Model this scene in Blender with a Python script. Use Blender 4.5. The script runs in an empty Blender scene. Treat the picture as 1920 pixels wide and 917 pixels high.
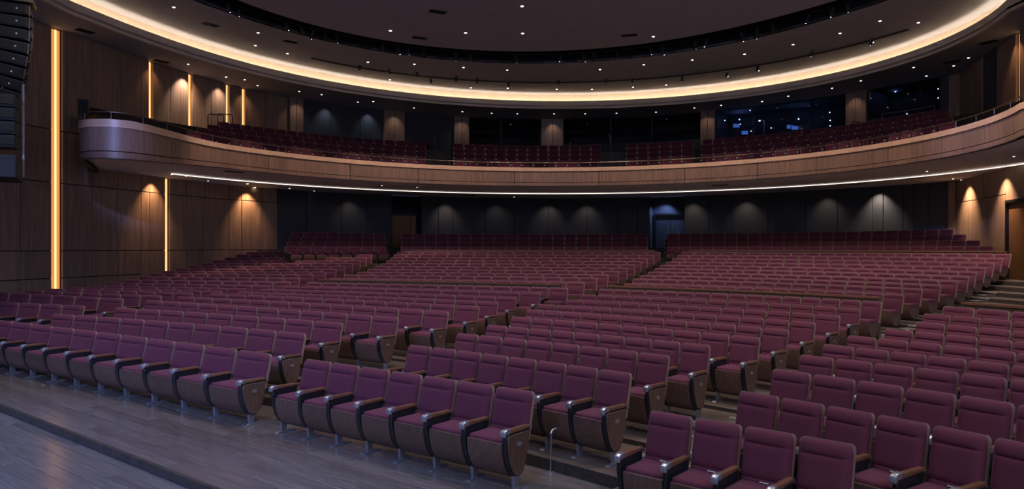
import bpy, bmesh, math, random
import numpy as np
from mathutils import Vector, Matrix
random.seed(7)
SC = bpy.context.scene
COL = SC.collection
R = math.radians
# ------------------------------------------------------------------ camera
EYE, F, HOR = 2.5, 1350.0, 465.0          # eye height, focal length in px (1920 frame), horizon row
cam = bpy.data.cameras.new('camera')
cam.sensor_width = 36.0
cam.lens = F / 1920 * 36
cam.shift_y = (HOR - 458.5) / 1920
cam.clip_end = 300
co = bpy.data.objects.new('camera', cam)
COL.objects.link(co)
co.location = (0, 0, EYE)
co.rotation_euler = (R(90), 0, 0)
SC.camera = co
# ------------------------------------------------------------------ world, exposure
w = bpy.data.worlds.new('world')
SC.world = w
w.use_nodes = True
w.node_tree.nodes['Background'].inputs[0].default_value = (.36, .47, .86, 1)
w.node_tree.nodes['Background'].inputs[1].default_value = .28
SC.view_settings.view_transform = 'Standard'
SC.view_settings.look = 'None'
SC.view_settings.gamma = 1
SC.view_settings.use_curve_mapping = False
SC.view_settings.exposure = 0.0
# ------------------------------------------------------------------ large lights
def lamp(name, kind, loc, target, energy, color, **kw):
    L = bpy.data.lights.new(name, kind)
    L.energy = energy
    L.color = color
    for k, v in kw.items():
        setattr(L, k, v)
    o = bpy.data.objects.new(name, L)
    COL.objects.link(o)
    o.location = loc
    d = Vector(target) - Vector(loc)
    o.rotation_euler = d.to_track_quat('-Z', 'Y').to_euler()
    return o
HL = .40                                              # house lights dimmed
ZC, ZL, ZU = EYE + 7.92, EYE + 8.25, EYE + 8.72       # soffit, lip top, upper ceiling
# blue wash from the stage rig and soft house light over the stalls
lamp('stage_wash', 'AREA', (-7, -2, 8.0), (-7.5, 8.0, 0), 420, (.26, .40, 1.0), shape='RECTANGLE', size=6, size_y=2, spread=R(75))
lamp('stage_wash', 'AREA', (4, -3, 8.5), (4, 12, 0), 620, (.72, .76, 1.0), shape='RECTANGLE', size=8, size_y=2)
for hx, hy, e in ((-9, 14, 420), (-1, 11, 470), (6, 9, 520), (-8, 22, 420), (2, 20, 480), (11, 18, 480), (-4, 29, 330), (6, 28, 330), (9, 22, 330)):
    lamp('house_light', 'AREA', (hx, hy, 11.0), (hx + 1.5, hy + 2.0, 0), e * HL, (1.0, .88, .84), shape='DISK', size=2.2, spread=R(110))
for bx_, by_, e in ((-8.5, 8.5, 3300), (-4.0, 5.5, 2500), (-13.5, 12.0, 2200), (-.8, 6.0, 700)):
    lamp('blue_downlight', 'SPOT', (bx_, by_ - .5, 10.8), (bx_, by_, 0), e, (.16, .38, 1.0), spot_size=R(44), spot_blend=1.0, shadow_soft_size=.35)  # unseen spots added to tint the front floor blue
lamp('balcony_blue_spot', 'SPOT', (-6.5, 8, 9.5), (-13.2, 24, 6.0), 9000, (.32, .40, 1.0), spot_size=R(9), spot_blend=1.0, shadow_soft_size=.15)  # added spots imitating a blue sheen on the curved balcony ends
lamp('balcony_blue_spot', 'SPOT', (4.5, 8, 9.5), (14.4, 22.6, 6.0), 9000, (.36, .42, 1.0), spot_size=R(10), spot_blend=1.0, shadow_soft_size=.15)

# ------------------------------------------------------------------ materials
def new_mat(name):
    m = bpy.data.materials.new(name)
    m.use_nodes = True
    nt = m.node_tree
    return m, nt, nt.nodes['Principled BSDF']
def N(nt, t, **kw):
    n = nt.nodes.new(t)
    for k, v in kw.items():
        setattr(n, k, v)
    return n
def plain(name, col, rough=.5, metal=0.0, var=.12, scale=12, bump=0.0):
    m, nt, b = new_mat(name)
    tc = N(nt, 'ShaderNodeTexCoord')
    no = N(nt, 'ShaderNodeTexNoise')
    no.inputs['Scale'].default_value = scale
    no.inputs['Detail'].default_value = 3
    nt.links.new(tc.outputs['Object'], no.inputs['Vector'])
    cr = N(nt, 'ShaderNodeValToRGB')
    c = np.array(col)
    cr.color_ramp.elements[0].color = (*np.clip(c * (1 - var), 0, 1), 1)
    cr.color_ramp.elements[1].color = (*np.clip(c * (1 + var), 0, 1), 1)
    cr.color_ramp.elements[0].position = .3
    cr.color_ramp.elements[1].position = .7
    nt.links.new(no.outputs['Fac'], cr.inputs['Fac'])
    nt.links.new(cr.outputs['Color'], b.inputs['Base Color'])
    b.inputs['Roughness'].default_value = rough
    b.inputs['Metallic'].default_value = metal
    if bump:
        bp = N(nt, 'ShaderNodeBump')
        bp.inputs['Strength'].default_value = bump
        bp.inputs['Distance'].default_value = .002
        nt.links.new(no.outputs['Fac'], bp.inputs['Height'])
        nt.links.new(bp.outputs['Normal'], b.inputs['Normal'])
    return m
def wood(name, c1, c2, scale, rough=.45, rnd=0.0, bump=.15, coat=0.0):
    m, nt, b = new_mat(name)
    tc = N(nt, 'ShaderNodeTexCoord')
    mp = N(nt, 'ShaderNodeMapping')
    mp.inputs['Scale'].default_value = scale
    nt.links.new(tc.outputs['Object'], mp.inputs['Vector'])
    no = N(nt, 'ShaderNodeTexNoise')
    no.inputs['Scale'].default_value = 1.0
    no.inputs['Detail'].default_value = 7
    no.inputs['Roughness'].default_value = .65
    no.inputs['Distortion'].default_value = .6
    cr = N(nt, 'ShaderNodeValToRGB')
    cr.color_ramp.elements[0].color = (*c1, 1)
    cr.color_ramp.elements[1].color = (*c2, 1)
    cr.color_ramp.elements[0].position = .32
    cr.color_ramp.elements[1].position = .70
    col = cr.outputs['Color']
    if rnd:
        oi = N(nt, 'ShaderNodeObjectInfo')
        ad = N(nt, 'ShaderNodeVectorMath', operation='SCALE')
        ad.inputs[0].default_value = (37, 19, 53)
        nt.links.new(oi.outputs['Random'], ad.inputs['Scale'])
        nt.links.new(ad.outputs['Vector'], mp.inputs['Location'])
        mr = N(nt, 'ShaderNodeMapRange')
        mr.inputs['To Min'].default_value = 1 - rnd
        mr.inputs['To Max'].default_value = 1 + rnd
        nt.links.new(oi.outputs['Random'], mr.inputs['Value'])
        hs = N(nt, 'ShaderNodeHueSaturation')
        nt.links.new(mr.outputs['Result'], hs.inputs['Value'])
        nt.links.new(col, hs.inputs['Color'])
        col = hs.outputs['Color']
    nt.links.new(mp.outputs['Vector'], no.inputs['Vector'])
    nt.links.new(no.outputs['Fac'], cr.inputs['Fac'])
    nt.links.new(col, b.inputs['Base Color'])
    b.inputs['Roughness'].default_value = rough
    if coat:
        b.inputs['Coat Weight'].default_value = coat
        b.inputs['Coat Roughness'].default_value = .18
    bp = N(nt, 'ShaderNodeBump')
    bp.inputs['Strength'].default_value = bump
    bp.inputs['Distance'].default_value = .002
    nt.links.new(no.outputs['Fac'], bp.inputs['Height'])
    nt.links.new(bp.outputs['Normal'], b.inputs['Normal'])
    return m
def glow(name, col, strength):
    m = bpy.data.materials.new(name)
    m.use_nodes = True
    nt = m.node_tree
    nt.nodes.clear()
    e = N(nt, 'ShaderNodeEmission')
    e.inputs['Color'].default_value = (*col, 1)
    e.inputs['Strength'].default_value = strength
    o = N(nt, 'ShaderNodeOutputMaterial')
    nt.links.new(e.outputs[0], o.inputs[0])
    return m
M = {}
M['fabric'] = plain('burgundy_fabric', (.112, .018, .038), .85, 0, .22, 160, .5)
M['fabric'].node_tree.nodes['Principled BSDF'].inputs['Sheen Weight'].default_value = .15
M['fabric'].node_tree.nodes['Principled BSDF'].inputs['Sheen Tint'].default_value = (.7, .3, .5, 1)
M['walnut'] = wood('walnut', (.075, .038, .026), (.165, .092, .064), (60, 60, 6), .38, .15)
M['arm_wood'] = wood('arm_wood', (.12, .050, .026), (.24, .11, .06), (60, 8, 60), .32, .1)
M['black'] = plain('black_plastic', (.012, .013, .017), .42, 0, .1, 30)
M['metal'] = plain('satin_metal', (.50, .50, .53), .36, .8, .08, 40)
M['steel'] = plain('dull_steel', (.36, .36, .39), .42, .85, .08, 40)
M['shell'] = wood('shell_ply', (.21, .135, .095), (.31, .21, .15), (40, 40, 5), .4, .1)
M['white'] = plain('white_tag', (.7, .7, .72), .6, 0, .05)
M['wall_wood'] = wood('wall_oak', (.20, .132, .102), (.38, .255, .195), (9, 9, .55), .42, .10)
M['fascia'] = wood('fascia_oak', (.125, .070, .052), (.235, .136, .100), (14, 14, .7), .45, .06)
M['cap'] = wood('cap_oak', (.42, .25, .17), (.56, .36, .25), (3, 3, 12), .4)  # pale oak, coloured paler still to give the cap a lit look
M['door_wood'] = wood('door_wood', (.16, .075, .035), (.28, .14, .07), (12, 12, .8), .4)
M['floor'] = wood('floor_board', (.115, .092, .082), (.215, .175, .155), (1.6, 22, 22), .24, .16, .1, .6)
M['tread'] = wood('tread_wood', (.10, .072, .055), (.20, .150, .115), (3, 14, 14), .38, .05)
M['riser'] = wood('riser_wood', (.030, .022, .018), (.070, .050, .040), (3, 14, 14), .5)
M['nosing'] = plain('nosing', (.42, .37, .30), .45, .2, .1)
M['backing'] = plain('dark_backing', (.010, .009, .009), .8)
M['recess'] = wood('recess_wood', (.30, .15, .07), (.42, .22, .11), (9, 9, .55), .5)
M['dark_panel'] = plain('charcoal_panel', (.052, .056, .070), .85, 0, .22, 90, .3)
M['dark_wall'] = plain('charcoal_wall', (.016, .018, .026), .85, 0, .12, 20)
M['ceiling'] = plain('ceiling_paint', (.36, .38, .46), .8, 0, .05, 3)
M['soffit'] = plain('soffit_paint', (.74, .73, .82), .75, 0, .05, 3)  # raised to pale lilac in place of light falling on the underside
M['lip'] = plain('lip_paint', (.62, .54, .46), .7, 0, .05, 3)
M['slot'] = plain('slot_black', (.006, .007, .010), .8)
M['cabinet'] = plain('speaker_black', (.008, .009, .013), .5, 0, .2, 20)
M['grille'] = plain('speaker_grille', (.008, .009, .012), .7, 0, .4, 300, .4)
M['bronze'] = plain('rail_bronze', (.20, .16, .13), .35, .9)
M['cove_led'] = glow('cove_led', (1.0, .77, .50), 19)
M['line_led'] = glow('line_led', (1.0, .85, .68), 2.6)
M['strip_led'] = glow('strip_led', (1.0, .60, .26), 1.9)
M['strip_diffuser'] = glow('strip_diffuser', (1.0, .38, .10), .85)  # added glow, standing in for strip light spilling over the recess back
M['lens'] = glow('downlight_lens', (1.0, .92, .84), 6)
M['lens_warm'] = glow('downlight_lens_warm', (1.0, .72, .42), 14)
M['lens_blue'] = glow('lens_blue', (.55, .68, 1.0), 9)
M['screen'] = glow('monitor_glow', (.10, .25, .9), .45)
m, nt, b = new_mat('booth_glass')
b.inputs['Base Color'].default_value = (.75, .8, .9, 1)
b.inputs['Roughness'].default_value = .02
b.inputs['Transmission Weight'].default_value = 1.0
b.inputs['IOR'].default_value = 1.35
M['glass'] = m

# ------------------------------------------------------------------ mesh helpers
class MB:
    def __init__(self):
        self.v, self.f, self.mi = [], [], []
    def face(self, idx, m=0):
        self.f.append(tuple(idx)); self.mi.append(m)
    def box(self, c, s, rot=None, m=0):
        n = len(self.v)
        for dx, dy, dz in ((-1,-1,-1),(1,-1,-1),(1,1,-1),(-1,1,-1),(-1,-1,1),(1,-1,1),(1,1,1),(-1,1,1)):
            p = Vector((dx * s[0] / 2, dy * s[1] / 2, dz * s[2] / 2))
            if rot is not None:
                p = rot @ p
            self.v.append((c[0] + p[0], c[1] + p[1], c[2] + p[2]))
        for q in ((0,3,2,1),(4,5,6,7),(0,1,5,4),(1,2,6,5),(2,3,7,6),(3,0,4,7)):
            self.face([n + i for i in q], m)
        return self
    def prism_x(self, prof, x0, x1, m=0):
        """profile of (y,z) counter-clockwise seen from +x"""
        n = len(self.v); k = len(prof)
        for x in (x0, x1):
            for y, z in prof:
                self.v.append((x, y, z))
        self.face([n + i for i in range(k)][::-1], m)
        self.face([n + k + i for i in range(k)], m)
        for i in range(k):
            j = (i + 1) % k
            self.face((n + i, n + j, n + k + j, n + k + i), m)
        return self
    def slab(self, poly, z0, z1, m=0):
        """convex plan polygon (x,y) counter-clockwise, extruded in z"""
        n = len(self.v); k = len(poly)
        for z in (z0, z1):
            for p in poly:
                self.v.append((p[0], p[1], z))
        self.face([n + i for i in range(k)][::-1], m)
        self.face([n + k + i for i in range(k)], m)
        for i in range(k):
            j = (i + 1) % k
            self.face((n + i, n + j, n + k + j, n + k + i), m)
        return self
    def strip(self, A, B, m=0):
        n = len(self.v)
        for a, b_ in zip(A, B):
            self.v.append(tuple(a)); self.v.append(tuple(b_))
        for i in range(len(A) - 1):
            self.face((n + 2*i, n + 2*i + 1, n + 2*i + 3, n + 2*i + 2), m)
        return self
    def ribbon(self, A, B, z0, z1, m=0, mtop=None, mbot=None):
        """solid band between two plan polylines A and B, from z0 to z1"""
        a0 = [(p[0], p[1], z0) for p in A]; a1 = [(p[0], p[1], z1) for p in A]
        b0 = [(p[0], p[1], z0) for p in B]; b1 = [(p[0], p[1], z1) for p in B]
        self.strip(a1, b1, m if mtop is None else mtop); self.strip(b0, a0, m if mbot is None else mbot)
        self.strip(a0, a1, m); self.strip(b1, b0, m)
        n = len(self.v)
        self.v += [a0[0], a1[0], b1[0], b0[0], a0[-1], a1[-1], b1[-1], b0[-1]]
        self.face((n, n+3, n+2, n+1), m); self.face((n+4, n+5, n+6, n+7), m)
        return self
    def tube(self, path, r, k=6, m=0):
        path = [Vector(p) for p in path]
        n = len(self.v)
        for i, p in enumerate(path):
            d = (path[min(i+1, len(path)-1)] - path[max(i-1, 0)]).normalized()
            u = d.cross(Vector((0, 0, 1)))
            if u.length < .05:
                u = d.cross(Vector((0, 1, 0)))
            u.normalize(); v = d.cross(u)
            for j in range(k):
                a = 2 * math.pi * j / k
                self.v.append(tuple(p + r * (math.cos(a) * u + math.sin(a) * v)))
        for i in range(len(path) - 1):
            for j in range(k):
                a = n + i*k + j; b_ = n + i*k + (j+1) % k
                self.face((a, a + k, b_ + k, b_), m)
        self.face([n + j for j in range(k)], m)
        self.face([n + (len(path)-1)*k + j for j in range(k)][::-1], m)
        return self
    def disc(self, c, r, h, k=12, m=0):
        n = len(self.v)
        for z in (c[2], c[2] + h):
            for j in range(k):
                a = 2 * math.pi * j / k
                self.v.append((c[0] + r * math.cos(a), c[1] + r * math.sin(a), z))
        self.face([n + j for j in range(k)][::-1], m); self.face([n + k + j for j in range(k)], m)
        for j in range(k):
            q = (j + 1) % k
            self.face((n + j, n + q, n + k + q, n + k + j), m)
        return self
    def mesh(self, name, mats, smooth=None, bevel=0, seg=2):
        me = bpy.data.meshes.new(name)
        me.from_pydata(self.v, [], self.f)
        for mm in (mats if isinstance(mats, (list, tuple)) else [mats]):
            me.materials.append(mm)
        me.polygons.foreach_set('material_index', self.mi)
        if bevel:
            bm = bmesh.new(); bm.from_mesh(me)
            bmesh.ops.bevel(bm, geom=bm.edges[:], offset=bevel, segments=seg, affect='EDGES', profile=.5)
            bm.to_mesh(me); bm.free()
        if smooth is not None:
            me.polygons.foreach_set('use_smooth', [True] * len(me.polygons))
            me.set_sharp_from_angle(angle=R(smooth))
        me.update()
        return me
def link(name, me, parent=None, loc=None, rotz=None, scale=None):
    o = bpy.data.objects.new(name, me)
    COL.objects.link(o)
    if parent is not None:
        o.parent = parent
    if loc is not None:
        o.location = loc
    if rotz is not None:
        o.rotation_euler = (0, 0, rotz)
    if scale is not None:
        o.scale = scale
    return o
def tag(o, label, cat, group=None, kind=None):
    if label: o['label'] = label
    if cat: o['category'] = cat
    if group: o['group'] = group
    if kind: o['kind'] = kind
    return o
def structure(name, me, label=None, parent=None):
    o = link(name, me, parent)
    if parent is None:
        o['kind'] = 'structure'
        if label: o['label'] = label
    return o
def ordinal(n):
    W = 'zeroth first second third fourth fifth sixth seventh eighth ninth tenth eleventh twelfth thirteenth fourteenth fifteenth sixteenth seventeenth eighteenth nineteenth'.split()
    T = {20: 'twent', 30: 'thirt', 40: 'fort', 50: 'fift'}
    C = {20: 'twenty', 30: 'thirty', 40: 'forty', 50: 'fifty'}
    if n < 20: return W[n]
    t, u = n // 10 * 10, n % 10
    return T[t] + 'ieth' if u == 0 else C[t] + '-' + W[u]
# a point at depth Y seen in the frame at (x,y) / a plan point at height z
def at(x, y, Y):
    return Vector(((x - 960) / F * Y, Y, EYE + (HOR - y) / F * Y))
def plan(x, y, z):
    Y = F * (z - EYE) / (HOR - y)
    return ((x - 960) / F * Y, Y)

# ------------------------------------------------------------------ plan curves of the hall
WALL = [(-20.4, 10), (-17.9, 20), (-16.6, 25.2), (-15.7, 28.7), (-15.0, 31.8), (-13.5, 35.4), (-11.8, 37.8), (-9.5, 39.9), (-7.4, 41.4),
        (-5.0, 42.8), (-2.5, 43.7), (0, 44.2), (2.5, 44.4), (4.8, 44.2), (7.5, 43.6), (10.1, 42.5), (12.2, 41.2), (14.2, 39.8), (15.8, 38.4), (17.4, 36.7), (19.0, 34.7), (20.3, 32.6),
        (19.4, 29.6), (18.45, 26), (16.9, 20), (14.3, 10)]
def ray_hit(x, off=0.0):
    """where the sight line through column x meets the room outline (plan), pushed outwards by off"""
    t = (x - 960) / F
    for (x0, y0), (x1, y1) in zip(WALL[:-1], WALL[1:]):
        a, b_ = x0 - t * y0, x1 - t * y1
        if (a <= 0 <= b_) or (b_ <= 0 <= a):
            s = a / (a - b_) if a != b_ else 0
            p = Vector((x0 + s * (x1 - x0), y0 + s * (y1 - y0)))
            d = Vector((x1 - x0, y1 - y0)).normalized()
            return p + Vector((-d[1], d[0])) * off          # outline runs clockwise: left-hand normal is outwards
    return None
def u_curve(pts, n=64, y_front=-8.0, deg=6):
    """a smooth U through measured plan points, with straight arms towards the stage"""
    c = np.array((1.5, 20.0)); P = np.array(pts) - c
    th = np.arctan2(P[:, 1], P[:, 0]); r = np.hypot(P[:, 0], P[:, 1])
    k = np.polyfit(th, r, deg)
    tt = np.linspace(th.max(), th.min(), n)
    rr = np.polyval(k, tt)
    arc = [(c[0] + a * math.cos(t), c[1] + a * math.sin(t)) for a, t in zip(rr, tt)]
    (xl, yl), (xr, yr) = arc[0], arc[-1]
    L = [(xl - .02 * (yl - y), y) for y in np.linspace(y_front, yl - 1.5, 6)]
    Rr = [(xr, y) for y in np.linspace(yr - 1.5, y_front, 6)]
    return L + arc + Rr
def offset(curve, d):
    out = []
    for i, p in enumerate(curve):
        a = curve[max(i - 1, 0)]; b_ = curve[min(i + 1, len(curve) - 1)]
        t = Vector((b_[0] - a[0], b_[1] - a[1])).normalized()
        out.append((p[0] - t[1] * d, p[1] + t[0] * d))        # +d is away from the hall's middle
    return out
def z3(c, z):
    return [(p[0], p[1], z) for p in c]
LIP_PX = [(130, 0), (220, 37), (320, 75.5), (477, 120), (640, 155.5), (797, 178), (960, 188), (1101, 188.5), (1280, 180), (1437, 160), (1600, 129), (1718, 93), (1796, 59), (1889, 0)]
RINGO_PX = [(371, 0), (477, 41), (640, 82), (797, 106), (960, 117), (1101, 118), (1280, 96), (1437, 63), (1600, 23), (1655, 0)]
RINGI_PX = [(446, 0), (640, 60), (797, 86), (960, 95), (1101, 94), (1280, 70), (1437, 37), (1570, 0)]
TRACK_PX = [(587, 108), (640, 120), (797, 143), (960, 152), (1101, 153), (1280, 141), (1437, 118), (1600, 82.5), (1700, 55)]
BALB_PX = [(320, 302), (477, 320), (640, 336.5), (797, 345.5), (960, 348), (1101, 348), (1280, 344), (1437, 334.5), (1600, 321), (1718, 304), (1820, 283.5), (1920, 255)]
LINE_PX = [(320, 324), (477, 339), (640, 351), (960, 361.6), (1101, 361.6), (1280, 358), (1437, 350), (1600, 340.4), (1757, 326.7), (1920, 304)]
ZB, ZT = EYE + 3.05, EYE + 3.96                       # balcony underside and parapet top
LIP = u_curve([plan(x, y, ZL) for x, y in LIP_PX])
RINGO = u_curve([plan(x, y, ZU) for x, y in RINGO_PX], deg=4)
RINGI = u_curve([plan(x, y, ZU) for x, y in RINGI_PX], deg=4)
BAL = u_curve([plan(x, y, ZB) for x, y in BALB_PX], deg=5)
LINE = u_curve([plan(x, y, ZB) for x, y in LINE_PX], deg=4)

# ------------------------------------------------------------------ seating rows: one smooth curve each, c = seat-back top below the eye
ROWPX = {
 1: [(18,606),(149,617),(287,630),(420,647),(600,679.5),(711,695),(840,716),(1258,771),(1345,786),(1445,806),(1551,829)],
 2: [(163,599),(307,603),(455,611),(547,619),(788,638),(925,660),(1024,682),(1154,707),(1423,743.5),(1624,773),(1832,808),(1910,828)],
 3: [(235,581),(334,584.5),(469,590),(617,600),(877,623),(1015,639.5),(1117,652),(1227,665),(1484,701.5),(1655,720),(1867,747)],
 4: [(50,550),(235,563),(353,568),(538,578),(724,589),(932,608),(1105,626),(1305,650),(1531,671.6),(1684,683),(1857,703)],
 5: [(120,548),(379,557),(555,564),(777,572),(819,575),(978,593.5),(1190,614),(1398,633.6),(1572,646.5),(1710,658),(1863,671.6)],
 6: [(160,543),(460,549),(634,553.5),(877,563),(1003,578),(1231,595.5),(1455,614),(1616,628.5),(1741,637.5),(1879,645)],
 7: [(200,530),(555,539.5),(634,543.5),(915,552),(1025,567),(1244,580),(1506,595),(1686,613),(1808,620),(1873,623)],
 8: [(230,525),(634,534.5),(950,541),(1078,555),(1315,567),(1553,579.5),(1745,598),(1863,603)],
 9: [(250,520),(700,529),(930,535.6),(1103,544),(1250,551),(1433,557),(1592,560),(1757,580.6),(1867,585)],
 10: [(280,515),(640,522),(852,529),(1137,534),(1304,539.5),(1463,543),(1640,550),(1798,565.6),(1898,568)]}
CK = {1: 1.55, 2: 1.42, 3: 1.36, 4: 1.31, 5: 1.26, 6: 1.21, 7: 1.16, 8: 1.11, 9: 1.06, 10: 1.01}
HC = .95
Q = {}                                                 # 1/Y as a quadratic of the column x
for k, p in ROWPX.items():
    p = np.array(p, float)
    Q[k] = np.polyfit(p[:, 0], (p[:, 1] - HOR) / (CK[k] * F), 2)
# the last rows follow the back wall; the rows between blend from one to the other
bx = np.array([520, 640, 800, 960, 1120, 1280, 1440, 1600, 1760.])
WALLQ = np.polyfit(bx, [1 / (ray_hit(x)[1]) for x in bx], 2)
def rear_q(dist):
    return np.polyfit(bx, [1 / (1 / np.polyval(WALLQ, x) - dist) for x in bx], 2)
YCOL = {7: 590, 8: 573, 9: 557.5, 10: 543, 11: 530, 12: 520, 13: 513, 14: 506, 15: 499, 16: 492.5, 17: 486, 18: 479.5, 19: 473, 20: 467}   # tops at column 1437
Q20 = np.polyfit([100, 300, 474, 650, 960, 1300, 1600, 1850], [1/34.5, 1/34.6, 1/34.8, 1/35., 1/34.8, 1/32., 1/27.2, 1/23.], 3)
UK = {k: ((k - 6) * .96 if k <= 10 else (k - 6) * .92 + 1.12) / 14.0 for k in range(7, 21)}
REARD = {k: 6.0 - 1.25 * (k - 21) for k in range(21, 25)}
for k in REARD:
    Q[k] = rear_q(REARD[k])
def row_y(k, x):
    if k in UK:
        a_, b_ = 1 / np.polyval(Q[6], x), 1 / np.polyval(Q20, x)
        return a_ + (b_ - a_) * UK[k]
    return 1 / np.polyval(Q[k], x)
for k in UK:
    CK[k] = (YCOL[k] - HOR) / F * row_y(k, 1437)
for i, k in enumerate(range(21, 25)):
    CK[k] = (458 - 7.6 * i - HOR) / F * row_y(k, 1100)
# keep heights strictly rising
for k in range(2, 25):
    CK[k] = min(CK[k], CK[k - 1] - .035)
ZF = {k: EYE - CK[k] - HC for k in CK}                 # tier floor heights
def row_pt(k, x):
    Y = row_y(k, x)
    return Vector(((x - 960) / F * Y, Y))
def row_normal(k, x):
    d = (row_pt(k, x + 4) - row_pt(k, x - 4)).normalized()
    return Vector((-d[1], d[0]))
BACKSET = .27                                          # seat-back top behind the seat's middle
def inside(p, m=.05):
    """plan point inside the room outline?"""
    x, y = p; c = False
    W = WALL + [(14.3, -20), (-20.4, -20)]
    j = len(W) - 1
    for i in range(len(W)):
        xi, yi = W[i]; xj, yj = W[j]
        if (yi > y) != (yj > y) and x < (xj - xi) * (y - yi) / (yj - yi) + xi:
            c = not c
        j = i
    return c

# ================================================================== THE SETTING
# ---- floor: boards of the front floor, and the lower level along the stage edge
E0, E1 = Vector((-8.13, 11.44)), Vector((-3.10, 7.47))
DU = (E1 - E0).normalized(); DV = Vector((-DU[1], DU[0]))
def uv(u, v):
    return E0 + DU * u + DV * v
mb = MB()
q = [uv(-16, .02), uv(22, .02), uv(22, 9), uv(-16, 9)]
mb.slab(q, -.30, -.022)
floor = structure('floor', mb.mesh('floor', M['riser']), 'dark boarded front floor in front of the first row')
mb = MB(); mb.slab([uv(-16, 9), uv(22, 9), uv(30, 45), uv(-30, 45)], -.4, -.12)
structure('floor_base', mb.mesh('floor_base', M['riser']), 'floor slab beneath the seating tiers')
mb = MB(); q = [uv(-16, -12), uv(22, -12), uv(22, 0), uv(-16, 0)]
mb.slab(q, -.35, -.122)
floor_low = structure('floor_lower', mb.mesh('floor_lower', M['riser']), 'lower boarded floor along the stage edge')
mb = MB(); mb.ribbon([uv(-16, 0), uv(22, 0)], [uv(-16, .05), uv(22, .05)], -.13, .004)
structure('trim_1', mb.mesh('trim', M['riser']), 'dark edge board of the step between the two floor levels', floor)
PW, PL = .19, 2.1
pm = MB(); pm.box((0, 0, -.011), (PL - .006, PW - .006, .022))
plank_me = pm.mesh('plank', M['floor'], 40, .002, 1)
ang = math.atan2(DU[1], DU[0])
def seen(p, z=0, pad=60):
    if p[1] < 3: return False
    x = 960 + F * p[0] / p[1]; y = HOR - F * (z - EYE) / p[1]
    return -pad < x < 1920 + pad and y < 917 + pad
for par, z, v0, nrow in ((floor, 0.0, .05, 22), (floor_low, -.10, -.002, -22)):
    for i in range(abs(nrow)):
        v = v0 + (PW * (i + .5) if nrow > 0 else -PW * (i + .5))
        sh = (i * .7713) % 1.0
        for j in range(-5, 9):
            u = (j + sh) * PL
            p = uv(u, v)
            if any(seen(uv(u + du, v), z) for du in (-1.05, 0, 1.05)):
                link('plank', plank_me, par, (p[0], p[1], z), ang)

# ---- seating tiers
TLIM = {k: (-420, 2350) for k in range(2, 25)}
for k, v_ in zip(range(3, 21), (-130, -60, 10, 55, 95, 135, 165, 195, 225, 250, 275, 300, 325, 350, 375, 400, 425, 450)):
    TLIM[k] = (v_, 2350 if k < 11 else 2060)
for k in range(21, 25):
    TLIM[k] = (528, 1890)
def tier_edge(k, ext=0.0, n=46):
    """front edge of tier k in plan, trimmed to the room"""
    out = []
    for x in np.linspace(TLIM[k][0], TLIM[k][1], 160):
        p = row_pt(k, x) - row_normal(k, x) * (BACKSET + .42 - ext)
        if p[1] > 3 and inside(p + (Vector((.12, 0)) if p[0] > 0 else Vector((-.12, 0)))):
            out.append(p)
    d = [0]
    for a, b_ in zip(out[:-1], out[1:]):
        d.append(d[-1] + (b_ - a).length)
    s = np.linspace(0, d[-1], n)
    return [Vector((np.interp(t, d, [p[0] for p in out]), np.interp(t, d, [p[1] for p in out]))) for t in s]
EDGE = {k: tier_edge(k) for k in range(2, 25)}
TIER = {}
for k in range(2, 25):
    front = EDGE[k]
    if k < 24:
        back = EDGE[k + 1]
    else:
        back = [p + row_normal(24, 960) * 2.4 for p in front]
        back = [ray_hit(960 + F * p[0] / p[1], -.04) if (ray_hit(960 + F * p[0] / p[1]) is not None and (ray_hit(960 + F * p[0] / p[1]) - p).length < 2.6) else q_ for p, q_ in zip(front, back)]
    mb = MB()
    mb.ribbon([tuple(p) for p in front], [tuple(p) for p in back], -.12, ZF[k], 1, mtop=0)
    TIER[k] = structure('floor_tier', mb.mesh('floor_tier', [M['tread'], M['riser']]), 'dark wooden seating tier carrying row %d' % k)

# ---- walls: backing + wooden or charcoal panels, each its own piece
def wall_backing(name, spans, z0, z1, mat, label, off=.10, thick=.15):
    mb = MB()
    for x0, x1 in spans:
        xs = [x0] + [x for x in [960 + F * p[0] / p[1] for p in WALL] if x0 + 1 < x < x1 - 1] + [x1]
        xs.sort()
        mb.ribbon([ray_hit(x, off) for x in xs], [ray_hit(x, off + thick) for x in xs], z0, z1)
    return structure(name, mb.mesh(name, mat), label)
def panel(parent, x0, x1, z0, z1, mat, name='panel', gap=.028, thick=.09, proud=0.0):
    a, b_ = ray_hit(x0), ray_hit(x1)
    d = (b_ - a); L = d.length; d.normalize()
    n = Vector((-d[1], d[0]))
    a2, b2 = a + d * gap / 2 - n * proud, b_ - d * gap / 2 - n * proud
    # split at outline corners so panels follow the bend
    mb = MB()
    poly = [a2, b2, b2 + n * (thick + proud), a2 + n * (thick + proud)]
    mb.slab([tuple(p) for p in poly], z0 + gap / 2, z1 - gap / 2)
    return structure(name, mb.mesh(name, mat, None, .006, 1), None, parent)
wl = wall_backing('wall_left', [(-260, 540)], -.2, ZC + .1, M['backing'], 'tall side wall clad in oak panels with glowing vertical light strips')
wb = wall_backing('wall_back', [(541, 735), (790, 1218), (1283, 1777)], -.2, ZB + .1, M['backing'], 'curved back wall of the stalls clad in charcoal panels')
wbu = wall_backing('wall_back_upper', [(541, 718)], ZB, ZC + .1, M['backing'], 'charcoal panelled back wall of the balcony')
wr = wall_backing('wall_right', [(1779, 2100)], -.2, ZC + .1, M['backing'], 'side wall clad in warm oak panels with spotlights')
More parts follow.
